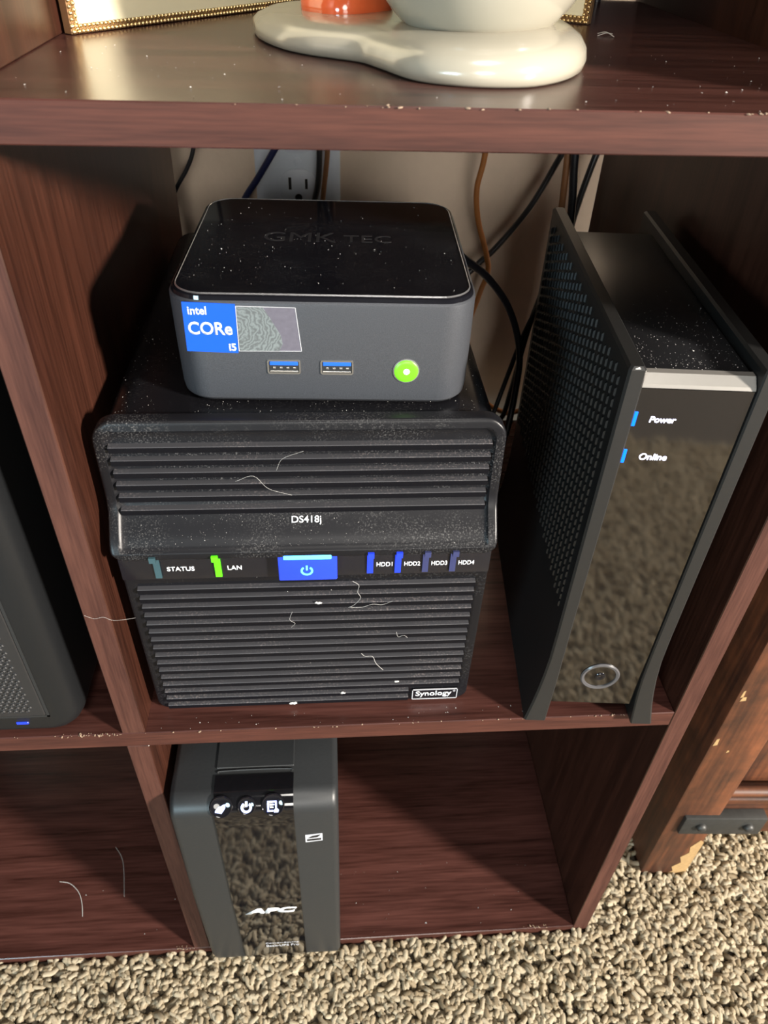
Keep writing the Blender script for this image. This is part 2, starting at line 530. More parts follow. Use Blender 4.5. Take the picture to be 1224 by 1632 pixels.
bm = bmesh.new(); lathe(bm, [(3, 0), (3, -.8), (2, -1.2)], (0, -5.1, 0)); finish(bm, 'screw', M['plate'], out)

# ------------------------------------------------------------------ shelf unit
T = 12.4
shelf = thing('shelf_unit', (0, 0, -ZF), 'dark mahogany cube shelf unit holding the electronics', 'shelf')


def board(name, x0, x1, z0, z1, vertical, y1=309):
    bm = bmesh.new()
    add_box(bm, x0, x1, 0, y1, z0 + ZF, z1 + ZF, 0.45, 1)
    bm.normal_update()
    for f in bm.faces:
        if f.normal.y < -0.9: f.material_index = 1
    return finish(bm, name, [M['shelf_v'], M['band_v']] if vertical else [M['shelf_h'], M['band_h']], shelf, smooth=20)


board('shelf_board', -312, 300, 298.5, 298.5 + T, False)
board('shelf_board', -312, 300, -T, 0, False)
board('shelf_board', -312, 300, -ZF + 0.5, -300.5, False)
board('top_board', -312, 300, 609, 621, False)
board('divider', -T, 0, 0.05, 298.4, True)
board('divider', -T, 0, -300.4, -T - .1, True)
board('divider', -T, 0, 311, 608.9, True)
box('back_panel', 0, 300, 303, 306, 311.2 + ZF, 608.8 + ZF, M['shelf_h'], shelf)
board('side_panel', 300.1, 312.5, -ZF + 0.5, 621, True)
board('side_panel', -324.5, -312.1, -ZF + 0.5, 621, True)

# bare chips and crumbs along the worn front edges
def flecks(bm, pts, smin, smax, flat=0.5, nrm=None):
    for p in pts:
        s = random.uniform(smin, smax)
        r = bmesh.ops.create_icosphere(bm, subdivisions=0 + 1, radius=s)
        a = Matrix.Rotation(random.uniform(0, 6.28), 3, 'Z') @ Matrix.Diagonal((random.uniform(.6, 1.7), random.uniform(.5, 1), flat))
        for v in r['verts']:
            v.co = a @ v.co * random.uniform(.75, 1.2) + Vector(p)


def tetra_flecks(bm, pts, smin, smax):
    for p in pts:
        s = random.uniform(smin, smax) * (2.0 if random.random() < .06 else 1)
        c = Vector(p)
        vs = [bm.verts.new(c + Vector((random.uniform(-1, 1), random.uniform(-1, 1), random.uniform(-.3, .9))) * s) for _ in range(4)]
        for f in ((0, 1, 2), (0, 1, 3), (0, 2, 3), (1, 2, 3)): bm.faces.new([vs[i] for i in f])


bm = bmesh.new()
pts = [(random.gauss(-28, 8), random.uniform(-.8, 1.0), ZF + random.uniform(-.8, .6)) for _ in range(40)]
pts += [(random.uniform(-120, 290), random.uniform(-.5, .4), ZF + random.uniform(-.4, .1)) for _ in range(45)]
pts += [(random.gauss(270, 4), random.uniform(-.8, 2), ZF - 300.2 + random.uniform(-.6, .6)) for _ in range(20)]
pts += [(random.gauss(-22, 6), random.uniform(-.8, 2), ZF - 300.2 + random.uniform(-.6, .4)) for _ in range(22)]
pts += [(random.uniform(70, 270), random.uniform(-.6, .6), ZF + 311 + random.uniform(-.5, .1)) for _ in range(26)]
flecks(bm, pts, 0.2, 0.75)
tag(finish(bm, 'edge_chips', M['chip'], shelf, smooth=0), 'pale bare chips along the worn board edges', None, None, 'stuff')

# ------------------------------------------------------------------ network storage box
NX, NW = 92.7, 87.7
nas = thing('storage_box', (NX, 0, 0), 'large black ribbed network storage box on the middle shelf', 'storage box')
# body shell
bm = bmesh.new()
rings = []
for y, d in ((26, 1.5), (27, 0.2), (120, 0), (246, 0), (250, 2.5)):
    rings.append([(x, y, z) for x, z in rrect(2 * NW - 2 - 2 * d, 181 - 2 * d, (13, 13, 5, 5), 6, 0, 95.5)])
loft(bm, rings)
finish(bm, 'body', M['blackp'], nas)
for sx in (-70, 70):
    for y in (32, 225):
        bm = bmesh.new(); lathe(bm, [(7, 0), (8, 5.2)], (sx, y, 0), 'z', 16); finish(bm, 'rubber_foot', M['slot'], nas)

PROF = [(188.6, 21.0), (184, 20.2), (170, 19.4), (155, 18.9), (148, 18.4), (143.5, 16.8), (139, 13.6), (135, 10.4), (131, 7.6), (127.5, 6.2), (123.6, 6.0)]


def yprof(z):
    if z >= PROF[0][0]: return PROF[0][1]
    for (z1, y1), (z2, y2) in zip(PROF[:-1], PROF[1:]):
        if z1 >= z >= z2: return y1 + (y2 - y1) * (z1 - z) / (z1 - z2)
    return PROF[-1][1]


def spread(L, edge):
    e = [0, .25, .7, 1.3, 2.2, 3.4, 3.9, 4.4, 5.2, 6.5, 8.5]
    e = [a for a in e if a < edge]
    mid = list(np.linspace(e[-1], L - e[-1], 26)[1:-1])
    return e + mid + [L - a for a in reversed(e)]


def front_panel(name, z0, z1, half, rt, rb, prof, rim, recess, mat, back, edge=1.3):
    """bezel with a raised rim: a height field over x and z, with a skirt running back to y = back"""
    bm = bmesh.new()
    rows = spread(z1 - z0, 14)
    grid = []
    cx, cz, hx, hz = 0, (z0 + z1) / 2, half, (z1 - z0) / 2
    for a in rows:
        z = z1 - a
        d0, d1 = z1 - z, z - z0
        w = half
        if d0 < rt: w = half - (rt - math.sqrt(max(0, rt * rt - (rt - d0) ** 2)))
        if d1 < rb: w = min(w, half - (rb - math.sqrt(max(0, rb * rb - (rb - d1) ** 2))))
        cols = spread(2 * half, 14)
        row = []
        for c in cols:
            x = (-half + c) * w / half
            r = rt if z > cz else rb
            qx, qz = abs(x - cx) - hx + r, abs(z - cz) - hz + r
            sd = min(max(qx, qz), 0) + math.hypot(max(qx, 0), max(qz, 0)) - r
            e = max(0.0, -sd)
            dy = 0
            if e < edge: dy = edge - math.sqrt(max(0, edge ** 2 - (edge - e) ** 2))
            if e > rim: dy = recess * min(1, (e - rim) / 0.9)
            row.append(bm.verts.new((x, prof(z) + dy, z)))
        grid.append(row)
    for a, b in zip(grid[:-1], grid[1:]):
        for i in range(len(a) - 1): bm.faces.new((a[i], a[i + 1], b[i + 1], b[i]))
    loop = grid[0] + [r[-1] for r in grid[1:]] + grid[-1][-2::-1] + [r[0] for r in grid[-2:0:-1]]
    bk = [bm.verts.new((v.co.x, back, v.co.z)) for v in loop]
    n = len(loop)
    for i in range(n): bm.faces.new((loop[i], bk[i], bk[(i + 1) % n], loop[(i + 1) % n]))
    return finish(bm, name, mat, nas, smooth=40)


up = front_panel('upper_bezel', 123.6, 188.6, NW, 10, 6, yprof, 4.6, 1.5, M['bumpp'], 27)
low = front_panel('lower_bezel', 1.0, 107.6, NW - 0.6, 0.5, 7, lambda z: 12.5 + (107 - z) * 0.024, 4.6, 0.6, M['blackp'], 27, 0.8)


def rib(parent, z, x0, x1, yf, deep, h, mat):
    """louvre: a dusty ledge sloping forward, coloured as if lit, above a face coloured as if shaded"""
    bm = bmesh.new()
    prof = [(yf + deep, z + h * .22), (yf + 0.25, z - 0.05), (yf, z - 0.35), (yf + 0.1, z - h * 1.05), (yf + deep, z - h * 1.1)]
    loft(bm, [[(x, y, zz) for y, zz in prof] for x in (x0, x1)])
    bmesh.ops.recalc_face_normals(bm, faces=bm.faces)
    for f in bm.faces: f.material_index = 0 if f.normal.z > 0.35 else 1
    return finish(bm, 'rib', [mat, M['rib_face']], parent, smooth=20)


for i in range(6):
    z = 177.2 - 6.4 * i
    rib(up, z, -NW + 6.2, NW - 6.2, yprof(z) - 1.0, 3.0, 2.9, M['ribp'])
for i in range(16):
    z = 100.3 - 6.30 * i
    y = 12.5 + (107 - z) * 0.024 - 1.5
    rib(low, z, -NW + 6.3, NW - (6.3 if i < 14 else 34.5), y - .2, 2.9, 2.8, M['ribp'])
# status bar
bm = bmesh.new(); add_box(bm, -NW + 1.0, NW - 1.0, 10.6, 27, 107.4, 125.5, 0.5, 2)
bar = finish(bm, 'status_bar', M['bar'], nas)


def pxbar(px):          # photo column on the status bar -> local x
    return (px - 490.0) * (87.7 / 291.0) + 0.2


def light_pipe(x, mat, label):
    bm = bmesh.new()
    path = [(5.0, 126.2), (4.9, 123.2), (9.7, 122.2), (9.9, 109.0)]
    back = [(7.5, 126.2), (7.5, 124.0), (11, 122.6), (11, 109.0)]
    for s in range(3):
        ring = [path[s], path[s + 1], back[s + 1], back[s]]
        loft(bm, [[(x - 1.45, y, z) for y, z in ring], [(x + 1.45, y, z) for y, z in ring]])
    o = finish(bm, 'light_pipe', mat, bar, smooth=0)
    o['label'] = label


light_pipe(-69.5, M['teal_pipe'], 'unlit pale teal status light')
light_pipe(-41.8, M['green_pipe'], 'lit green network light')
for k, x in enumerate((29.2, 42.4, 55.5, 68.6)):
    light_pipe(x, M['blue_pipe'] if k < 2 else M['dim_pipe'], 'glowing blue drive light' if k < 2 else 'dim drive light')
for s, x, w in (('STATUS', -59.0, 12.6), ('LAN', -34.2, 6.6), ('HDD1', 36.0, 7.6), ('HDD2', 49.2, 7.6), ('HDD3', 62.2, 7.6), ('HDD4', 75.2, 7.6)):
    text('lettering', s, (x, 10.55, 114.2), (1, 0, 0), (0, 0, 1), w, 2.7, M['white_ink'], bar, 0.1, 0.012)
# power button
bm = bmesh.new(); add_box(bm, -13.6, 13.6, 6.4, 20, 108.8, 126.4, 0.6, 2)
pb = finish(bm, 'power_button', M['blue_btn'], nas)
pb['label'] = 'glowing blue power button'
bm = bmesh.new(); add_box(bm, -11, 11, 5.8, 8, 122.6, 125.2, 0.3, 1); finish(bm, 'light_slot', M['blue_core'], pb)


def power_icon(name, c, r, wd, parent, mat, u=Vector((1, 0, 0)), v=Vector((0, 0, 1)), depth=0.3):
    bm = bmesh.new()
    n = u.cross(v)
    c = Vector(c)
    outer, inner = [], []
    for k in range(17):
        a = math.radians(90 + 38 + (360 - 76) * k / 16)
        outer.append(c + (u * math.cos(a) + v * math.sin(a)) * r)
        inner.append(c + (u * math.cos(a) + v * math.sin(a)) * (r - wd))
    quadplate(bm, [tuple(p) for p in outer + inner[::-1]], n * depth)
    quadplate(bm, [tuple(c + u * a + v * b) for a, b in ((-wd / 2, r * 0.15), (wd / 2, r * .15), (wd / 2, r * 1.12), (-wd / 2, r * 1.12))], n * depth)
    return finish(bm, name, mat, parent, smooth=0)


power_icon('power_symbol', (-0.5, 6.45, 115.2), 2.9, 0.9, pb, M['blue_core'])
text('model_lettering', 'DS418j', (0.0, yprof(139.0) + 1.2, 139.0), (1, 0, 0), (0, .58, .81), 13.4, 4.2, M['white_ink'], up, 0.35, 0.01)
# maker badge
yb = 12.5 + (107 - 7.5) * 0.024
bm = bmesh.new(); add_box(bm, 55.5, 81.5, yb - .9, yb + 1, 2.6, 11.4, 0.3, 1)
bdg = finish(bm, 'badge', M['gloss'], nas)
bm = bmesh.new()
for (a, b, c, d) in ((55.5, 81.5, 2.6, 3.0), (55.5, 81.5, 11.0, 11.4), (55.5, 55.9, 2.6, 11.4), (81.1, 81.5, 2.6, 11.4)):
    add_box(bm, a, b, yb - 1.2, yb, c, d)
finish(bm, 'badge_border', M['label_grey'], bdg)
text('badge_lettering', 'Synology', (67.8, yb - .9, 6.9), (1, 0, 0), (0, 0, 1), 20.6, 5.6, M['white_ink'], bdg, 0.12, 0.01)
text('badge_lettering', '®', (79.6, yb - .9, 9.2), (1, 0, 0), (0, 0, 1), 1.5, 1.5, M['label_grey'], bdg, 0.12)

# ------------------------------------------------------------------ mini computer
MW, MD, MH = 125.5, 121.0, 47.0
pc = thing('mini_computer', (102.0, 36.6, 186.4), 'small square silver computer with black glass lid, on the storage box', 'computer', -2.1)
bm = bmesh.new()
rings = []
for z, d in ((0.0, 4.0), (1.0, 2.0), (2.4, 0.9), (6, 0.4), (25, 0.1), (MH - 2.2, 0), (MH - .9, 0.1), (MH - .2, 0.7)):
    rings.append([(x, y + MD / 2, z) for x, y in rrect(MW - 2 * d, MD - 2 * d, 14.5 - d * .6, 10)])
loft(bm, rings)
body = finish(bm, 'case', M['alu'], pc, smooth=30)
bm = bmesh.new()
loft(bm, [[(x, y + MD / 2, z) for x, y in rrect(MW - 2 * d, MD - 2 * d, 14.5 - d * .7, 10)] for z, d in ((MH - .3, 0.9), (MH + 1.3, 1.2), (MH + 1.7, 1.8))])
lid = finish(bm, 'lid', M['gloss'], pc, smooth=30)
bm = bmesh.new()
o1 = [(x, y + MD / 2, MH + 1.9) for x, y in rrect(MW - 5.0, MD - 5.0, 12.8, 10)]
o2 = [(x, y + MD / 2, MH + 2.2) for x, y in rrect(MW - 5.6, MD - 5.6, 12.5, 10)]
o3 = [(x, y + MD / 2, MH + 1.5) for x, y in rrect(MW - 6.4, MD - 6.4, 12.2, 10)]
o0 = [(x, y + MD / 2, MH + 1.5) for x, y in rrect(MW - 4.2, MD - 4.2, 13.0, 10)]
loft(bm, [o0, o1, o2, o3], False, False)
finish(bm, 'lid_rim', M['alu_edge'], lid, smooth=0)
bm = bmesh.new()
loft(bm, [[(x, y + MD / 2, z) for x, y in rrect(MW - 6.0, MD - 6.0, 12.3, 10)] for z in (MH + 1.2, MH + 1.95)])
finish(bm, 'glass_plate', M['glass'], lid, smooth=30)
text('lid_lettering', 'GMK', (-12.5, 66, MH + 1.95), (1, 0, 0), (0, 1, 0), 33, 11.5, M['grey_ink'], lid, 0.05, 0.0)
text('lid_lettering', 'TEC', (18.5, 65, MH + 1.95), (1, 0, 0), (0, 1, 0), 22, 8.6, M['grey_ink'], lid, 0.05, 0.0)


def mpx(px, py):   # photo position on the case front -> local x, z
    t = (py - 483.0) / (643.0 - 483.0)
    x0 = 268 + (292 - 268) * t; x1 = 756 - (756 - 741) * t
    return (-MW / 2 + (px - x0) / (x1 - x0) * MW, MH * (1 - t))


def front_quad(name, corners, mat, parent, y=-0.05, th=0.25):
    bm = bmesh.new()
    pts = []
    for c in corners:
        x, z = mpx(*c)
        pts.append((x, 0.35 * (1 - z / MH) + y - th, z))
    quadplate(bm, pts, (0, th + .2, 0))
    return finish(bm, name, mat, parent, smooth=0)


st = front_quad('blue_sticker', [(297, 485), (378, 487), (383, 560), (305, 558)], M['sticker_blue'], pc)
ys = -0.15
for s, (px, py), w, h, b in (('intel', (320, 497), 7.4, 3.5, .02), ('CORe', (340, 523), 17.6, 5.6, .02), ('i5', (374, 551), 2.9, 3.4, .03)):
    x, z = mpx(px, py)
    text('sticker_lettering', s, (x, 0.35 * (1 - z / MH) - 0.28, z), (1, 0, 0), (0, 0, 1), w, h, M['white_ink'], st, 0.08, b)


def foil_mat():
    m, nt, b = new_mat('clear_hologram_foil')
    b.inputs['Roughness'].default_value = 0.3
    tc = nt.nodes.new('ShaderNodeTexCoord')
    mp = nt.nodes.new('ShaderNodeMapping'); mp.inputs['Scale'].default_value = (1, 1, 1.0)
    wv = nt.nodes.new('ShaderNodeTexWave'); wv.wave_type = 'RINGS'; wv.rings_direction = 'Y'
    wv.inputs['Scale'].default_value = 190; wv.inputs['Distortion'].default_value = 14; wv.inputs['Detail'].default_value = 3; wv.inputs['Detail Scale'].default_value = 1.2
    mp.inputs['Location'].default_value = (0.036, 0, -0.036)
    nt.links.new(tc.outputs['Object'], mp.inputs['Vector']); nt.links.new(mp.outputs[0], wv.inputs['Vector'])
    r = nt.nodes.new('ShaderNodeValToRGB')
    r.color_ramp.elements[0].color = (0.085, 0.095, 0.10, 1); r.color_ramp.elements[1].color = (0.15, 0.175, 0.18, 1)
    nt.links.new(wv.outputs['Color'], r.inputs[0])
    nt.links.new(r.outputs[0], b.inputs['Base Color'])
    return m


M['foil'] = foil_mat()
M['foil_dark'] = plain('clear_foil_dark_half', (0.10, 0.095, 0.12), 0.35, noise=0.2, nscale=500)
fo = front_quad('clear_sticker', [(379, 490), (470, 491), (480, 556), (384, 557)], M['foil_dark'], pc, th=0.15)
front_quad('hologram_swirl', [(380, 491), (420, 490.5), (432, 507), (448, 532), (451, 545), (446, 556), (385, 556.5)], M['foil'], fo, y=-0.15, th=0.12)
bm = bmesh.new()
cs = [(379, 490), (470, 491), (480, 556), (384, 557)]
for a, b in zip(cs, cs[1:] + cs[:1]):
    xa, za = mpx(*a); xb, zb = mpx(*b)
    add_tube(bm, [(xa, 0.35 * (1 - za / MH) - .2, za), (xb, 0.35 * (1 - zb / MH) - .2, zb)], 0.16, 4, 1, False)
finish(bm, 'sticker_edge', M['label_grey'], fo)
for px in (453, 535):
    x, z = mpx(px, 581)
    bm = bmesh.new()
    # shell: rounded frame with a hollow inside
    ro = [(a, -0.25, b) for a, b in rrect(13.8, 6.6, 1.0, 4, x, z)]
    ri = [(a, -0.25, b) for a, b in rrect(12.6, 5.4, 0.5, 4, x, z)]
    rd = [(a, -0.0, b) for a, b in rrect(12.6, 5.4, 0.5, 4, x, z)]
    rb = [(a, 0.6, b) for a, b in rrect(13.8, 6.6, 1.0, 4, x, z)]
    loft(bm, [rb, ro, ri, rd], False, False)
    us = finish(bm, 'usb_port', M['usb_metal'], pc, smooth=30)
    box('port_cavity', x - 6.3, x + 6.3, -0.02, 0.5, z - 2.7, z + 2.7, M['slot'], us)
    box('blue_tongue', x - 5.9, x + 5.9, -0.22, 0.3, z + 0.7, z + 2.5, M['usb_blue'], us, 0.2, 1)
    bm = bmesh.new()
    for k in range(4): add_box(bm, x - 4.6 + k * 2.8, x - 3.4 + k * 2.8, -0.15, 0.3, z - 0.9, z - .1, 0.1, 1)
    finish(bm, 'contacts', M['usb_metal'], us)
    box('port_floor', x - 5.9, x + 5.9, -0.2, 0.3, z - 2.6, z - 1.8, M['usb_metal'], us, 0.1, 1)
x, z = mpx(643, 585)
bm = bmesh.new(); lathe(bm, [(5.6, 0.8), (5.6, -.1), (5.1, -.15)], (x, 0, z), 'y', 28)
pbn = finish(bm, 'power_button', M['alu_edge'], pc, smooth=30)
bm = bmesh.new(); lathe(bm, [(5.1, 0.5), (5.1, -0.4), (4.6, -.75), (3.5, -.9)], (x, 0, z), 'y', 28); finish(bm, 'lit_ring', M['green_led'], pbn)
bm = bmesh.new(); lathe(bm, [(1.3, 0.2), (1.3, -.95), (0.7, -1.15)], (x + .1, 0, z + .1), 'y', 16); finish(bm, 'led', M['white_led'], pbn)

# ------------------------------------------------------------------ modem
md = thing('cable_modem', (247.8, 0.6, 0), 'tall black upright modem with glossy front and flared feet', 'modem', -4.8)


def modem_side(sg):
    """side wall: lofted over z, flaring outwards and forwards at the foot"""
    rows = []
    for z in (0, 1.5, 6, 14, 24, 36, 50, 70, 100, 140, 180, 210, 219, 222, 223.2):
        fl = max(0.0, (62 - z) / 62) ** 2
        out_ = 29.6 + 6.8 * fl + 0.0
        inn = 22.6 + 1.6 * max(0.0, (30 - z) / 30)
        fr = -1.0 - 3.6 * fl
        bk = 186.0
        if z > 222.5: out_ -= 1.0; inn += 1.0; fr += 1.2; bk -= 1.2
        rows.append([(sg * inn, fr + .7, z), (sg * (inn + .7), fr, z), (sg * (out_ - 1.0), fr, z), (sg * out_, fr + 1.0, z), (sg * out_, bk - 1, z), (sg * (out_ - 1), bk, z), (sg * (inn + .7), bk, z), (sg * inn, bk - .7, z)])
    bm = bmesh.new(); loft(bm, rows)
    o = finish(bm, 'side_wall', M['modem'], md, smooth=30)
    # raised weave of small upright lozenges
    bm = bmesh.new()
    ncol, nrow = 27, 26
    for c in range(ncol):
        for r in range(nrow):
            y = 8 + c * 6.5; z = 84 + r * 5.15 + (2.57 if c % 2 else 0)
            if z > 217: continue
            x = 29.6
            vs = [bm.verts.new((sg * (x - .1), y + dy, z + dz)) for dy, dz in ((-1.7, 0), (-.9, -2.1), (.9, -2.1), (1.7, 0), (.9, 2.1), (-.9, 2.1))]
            top = [bm.verts.new((sg * (x + .9), y + dy, z + dz)) for dy, dz in ((-.9, -1.5), (-.9, 1.5))]
            bm.faces.new((vs[0], vs[1], top[0], top[1], vs[5])); bm.faces.new((vs[1], vs[2], top[0])); bm.faces.new((vs[2], vs[3], vs[4], top[1], top[0])); bm.faces.new((vs[4], vs[5], top[1]))
    w = finish(bm, 'vent_weave', M['modem_side'], o, smooth=25)
    tag(w, 'fine woven vent pattern', None, None, 'stuff')


modem_side(-1); modem_side(1)
box('body', -22.9, 22.9, 4, 164, 9, 217.5, M['modem_side'], md, 1.5, 2)
bm = bmesh.new()
pr = [(2.2, 10.5), (0.4, 11.5), (0.6, 60), (0.6, 140), (0.6, 213.5), (5.2, 213.8), (6.5, 11)]
loft(bm, [[(x, y, z) for y, z in pr] for x in (-22.4, 22.4)])
face = finish(bm, 'front_face', M['modem_face'], md, smooth=20)
bm = bmesh.new()
pr = [(0.5, 213.9), (1.2, 215.2), (4.6, 218.4), (8, 218.4), (8, 213.9)]
loft(bm, [[(x, y, z) for y, z in pr] for x in (-22.3, 22.3)])
finish(bm, 'top_trim', M['silver'], md, smooth=0)
bm = bmesh.new()
rings = []
for r_, h in ((10.4, 0.6), (10.6, -.3), (9.9, -.9), (8.6, -.6), (8.2, .4)): rings.append((r_, h))
lathe(bm, [(10.6, 1.5)] + rings + [(7.9, 1.2)], (0.3, 0.5, 35), 'y', 36)
rg = finish(bm, 'button_ring', plain('grey_ring_plastic', (0.065, 0.063, 0.066), 0.25, noise=.05), md, smooth=40)
bm = bmesh.new(); lathe(bm, [(8.3, 1.2), (8.2, .1), (6, .5), (3.2, .6), (2.6, -.5), (1.5, -.6), (.6, 0)], (0.3, .5, 35), 'y', 32)
finish(bm, 'button', M['gloss'], rg, smooth=60)
for z, s, xw, xt in ((199.5, 'Power', 10.6, -9.2), (181.2, 'Online', 11.6, -8.4)):
    yz = 0.6
    bm = bmesh.new(); add_box(bm, -22.4, -20.9, yz - .35, yz + .5, z - 3.4, z + 3.4, 0.2, 1)
    finish(bm, 'status_light', M['blue_bar'], md)
    text('lit_lettering', s, (xt - 1.0, yz - .1, z), (1, 0, 0), (0, 0.02, 1), xw, None, M['led_text'], face, 0.12, 0.008, 0.1)

# ------------------------------------------------------------------ battery backup
ups = thing('battery_backup', (54.6, 0, -300.4), 'charcoal battery backup unit with glossy black strip, on the bottom shelf', 'battery backup')
UW, UH = 50.6, 241.5


def ups_profile(off=0.0, yb=298, zb=0.5, cut=None):
    """(y, z) outline of the front and top, front foot -> top -> back"""
    p = [(-8.5 - off, zb), (-11.0 - off, 12), (-14.0 - off, 120), (-13.0 - off, UH - 24)]
    R, cy, cz = 12.0, -1.0, UH - 12
    for k in range(7):
        a = math.radians(180 - 90 * k / 6)
        p.append((cy + (R + off) * math.cos(a), cz + (R + off) * math.sin(a)))
    return p + [(yb, UH + off), (yb, zb)]


bm = bmesh.new()
base = ups_profile()
rings = []
for x, ins in ((-UW, 4.0), (-UW + .6, 2.0), (-UW + 2.0, .6), (-UW + 4.0, 0), (UW - 4.0, 0), (UW - 2.0, .6), (UW - .6, 2.0), (UW, 4.0)):
    ring = []
    for y, z in base:
        yy = y + ins if y < 100 else y
        zz = z - ins * (1 if z > UH - 20 else 0)
        ring.append((x, yy, zz))
    rings.append(ring)
loft(bm, rings)
finish(bm, 'body', M['ups'], ups, smooth=40)
# glossy centre strip, from the foot over the rounded edge to the top
xs0, xs1 = -23.8, 23.6
pr = [(y, z) for y, z in ups_profile(0.9) if y < 50]
pr = [(pr[0][0], 1.0)] + pr[1:] + [(7, UH + .9), (8, UH - 1)] + [(0, UH - 14), (0, 1.0)]
bm = bmesh.new(); loft(bm, [[(x, y, z) for y, z in pr] for x in (xs0, xs1)])
strip = finish(bm, 'front_strip', M['ups_gloss'], ups, smooth=40)
bm = bmesh.new()
add_tube(bm, [(xs0 + 1, 9, UH - .1), (xs0 + 3, 10.2, UH + .2), (0, 10.6, UH + .3), (xs1 - 3, 10.2, UH + .2), (xs1 - 1, 9, UH - .1)], 0.7, 6, 6)
finish(bm, 'top_ridge', M['ups'], ups, smooth=60)
bm = bmesh.new(); add_box(bm, xs0, xs1, 12, 297, UH - 1, UH + .8, .4, 1); finish(bm, 'top_cover', M['ups'], ups)
nv = Vector((0, -0.766, 0.643)); vv = Vector((0, 0.643, 0.766)); uu = Vector((1, 0, 0))
for k, (x, r) in enumerate(((-19.3, 6.4), (-4.2, 5.2), (11.4, 6.6))):
    a = math.radians(140)
    c = Vector((x, -1 + 12.7 * math.cos(a), UH - 12 + 12.7 * math.sin(a)))
    bm = bmesh.new()
    rings = []
    for rr, h in ((r + .5, -1.2), (r + .5, .5), (r - .2, 1.1), (r - .9, .7)):
        rings.append([tuple(c + nv * h + (uu * math.cos(2 * math.pi * q / 24) + vv * math.sin(2 * math.pi * q / 24)) * rr) for q in range(24)])
    loft(bm, rings)
    b = finish(bm, 'button', M['gloss'], strip, smooth=40)
    c2 = c + nv * 0.75 - vv * 0.8
    if k == 0:      # struck-out bell
        bm = bmesh.new()
        shp = [(-3.4, -2.2), (-1.0, -2.6), (0.4, -3.0), (1.4, -1.6), (2.6, 0.2), (2.8, 2.6), (1.6, 2.3), (0.2, 1.5), (-1.2, 1.2), (-2.2, 0), (-3.2, -1.0)]
        quadplate(bm, [tuple(c2 + uu * p + vv * q) for p, q in shp], nv * .3)
        finish(bm, 'bell_symbol', M['btn_icon'], b, smooth=0)
    elif k == 1:
        power_icon('power_symbol', c2, 3.3, 1.4, b, M['btn_icon'], uu, vv, 0.3)
    else:
        bm = bmesh.new()
        for q in ([(-3.2, -3), (-2.2, -3), (-2.2, 3.2), (-3.2, 3.2)], [(-3.2, 2.4), (2.4, 2.4), (2.4, 3.4), (-3.2, 3.4)], [(1.5, -1.0), (2.4, -1.0), (2.4, 3.2), (1.5, 3.2)],
                  [(-3.2, -3), (0.4, -3), (0.4, -2.1), (-3.2, -2.1)], [(-1.6, .8), (1, .8), (1, 1.5), (-1.6, 1.5)], [(-1.6, -.8), (.4, -.8), (.4, -.1), (-1.6, -.1)],
                  [(.8, -3.6), (3.2, -3.6), (3.6, -2.4), (2.8, -1.2), (1.4, -1.4), (.7, -2.4)]):
            quadplate(bm, [tuple(c2 + uu * p + vv * w_) for p, w_ in q], nv * .3)
        finish(bm, 'page_symbol', M['btn_icon'], b, smooth=0)
text('maker_lettering', 'APC', (1.5, -14.3, 98), (1, 0, 0), (0, 0, 1), 37, 9.0, M['white_ink'], strip, 0.15, 0.06, 0.25)
text('small_lettering', 'Power-Saving', (6, -12.5, 34.5), (1, 0, 0), (0, 0, 1), 25, 2.6, M['label_grey'], strip, 0.12)
text('small_lettering', 'Back-UPS Pro', (6, -12.35, 29.5), (1, 0, 0), (0, 0, 1), 25, 4.0, M['label_grey'], strip, 0.12)
bm = bmesh.new(); quadplate(bm, [(29.5, -13.5, 194.5), (40.3, -13.5, 196), (40.3, -13.4, 204.8), (29.5, -13.4, 203.4)], (0, .8, 0))
sk = finish(bm, 'rating_sticker', M['label_grey'], ups, smooth=0)
bm = bmesh.new(); quadplate(bm, [(30.5, -13.6, 196), (39.4, -13.6, 197.2), (39.4, -13.55, 199.4), (30.5, -13.55, 198.2)], (0, .2, 0)); quadplate(bm, [(31, -13.55, 199.6), (37, -13.55, 200.4), (39.3, -13.5, 203.6), (34, -13.5, 202.4)], (0, .2, 0))
finish(bm, 'sticker_print', M['grey_ink'], sk, smooth=0)

# ------------------------------------------------------------------ desktop tower in the neighbouring cube
tw = thing('computer_tower', (-100, 2.0, 0), 'black desktop tower with perforated front, left of the divider', 'computer')
TX = 68.0
bm = bmesh.new()
rings = []
for y, d in ((0, 11), (0.6, 7.5), (2.2, 4.0), (5.5, 1.3), (11, 0), (280, 0)):
    rings.append([(x, y, z) for x, z in rrect(2 * TX - 2 * d, 236 - d * .5, (8, 8, 15 - d * .5, 15 - d * .5), 6, 0, 119 + d * .25 - .6)])
loft(bm, rings)
finish(bm, 'case', M['tower'], tw, smooth=30)
bm = bmesh.new()
xo, xi, zb_, zt = 52.6, 51.2, 17.0, 210
for (a, b, c, d) in ((-xo, xo, zb_ - 1.4, zb_), (-xo, xo, zt, zt + 1.4), (-xo, -xi, zb_ - 1.4, zt), (xi, xo, zb_ - 1.4, zt)):
    add_box(bm, a, b, -.35, 1, c, d)
finish(bm, 'grille_groove', M['slot'], tw)
bm = bmesh.new(); add_box(bm, -xi + .3, xi - .3, -.8, 1, zb_ + .3, zt - .3, .5, 1)
gr = finish(bm, 'grille_panel', M['tower_mesh'], tw)
bm = bmesh.new()
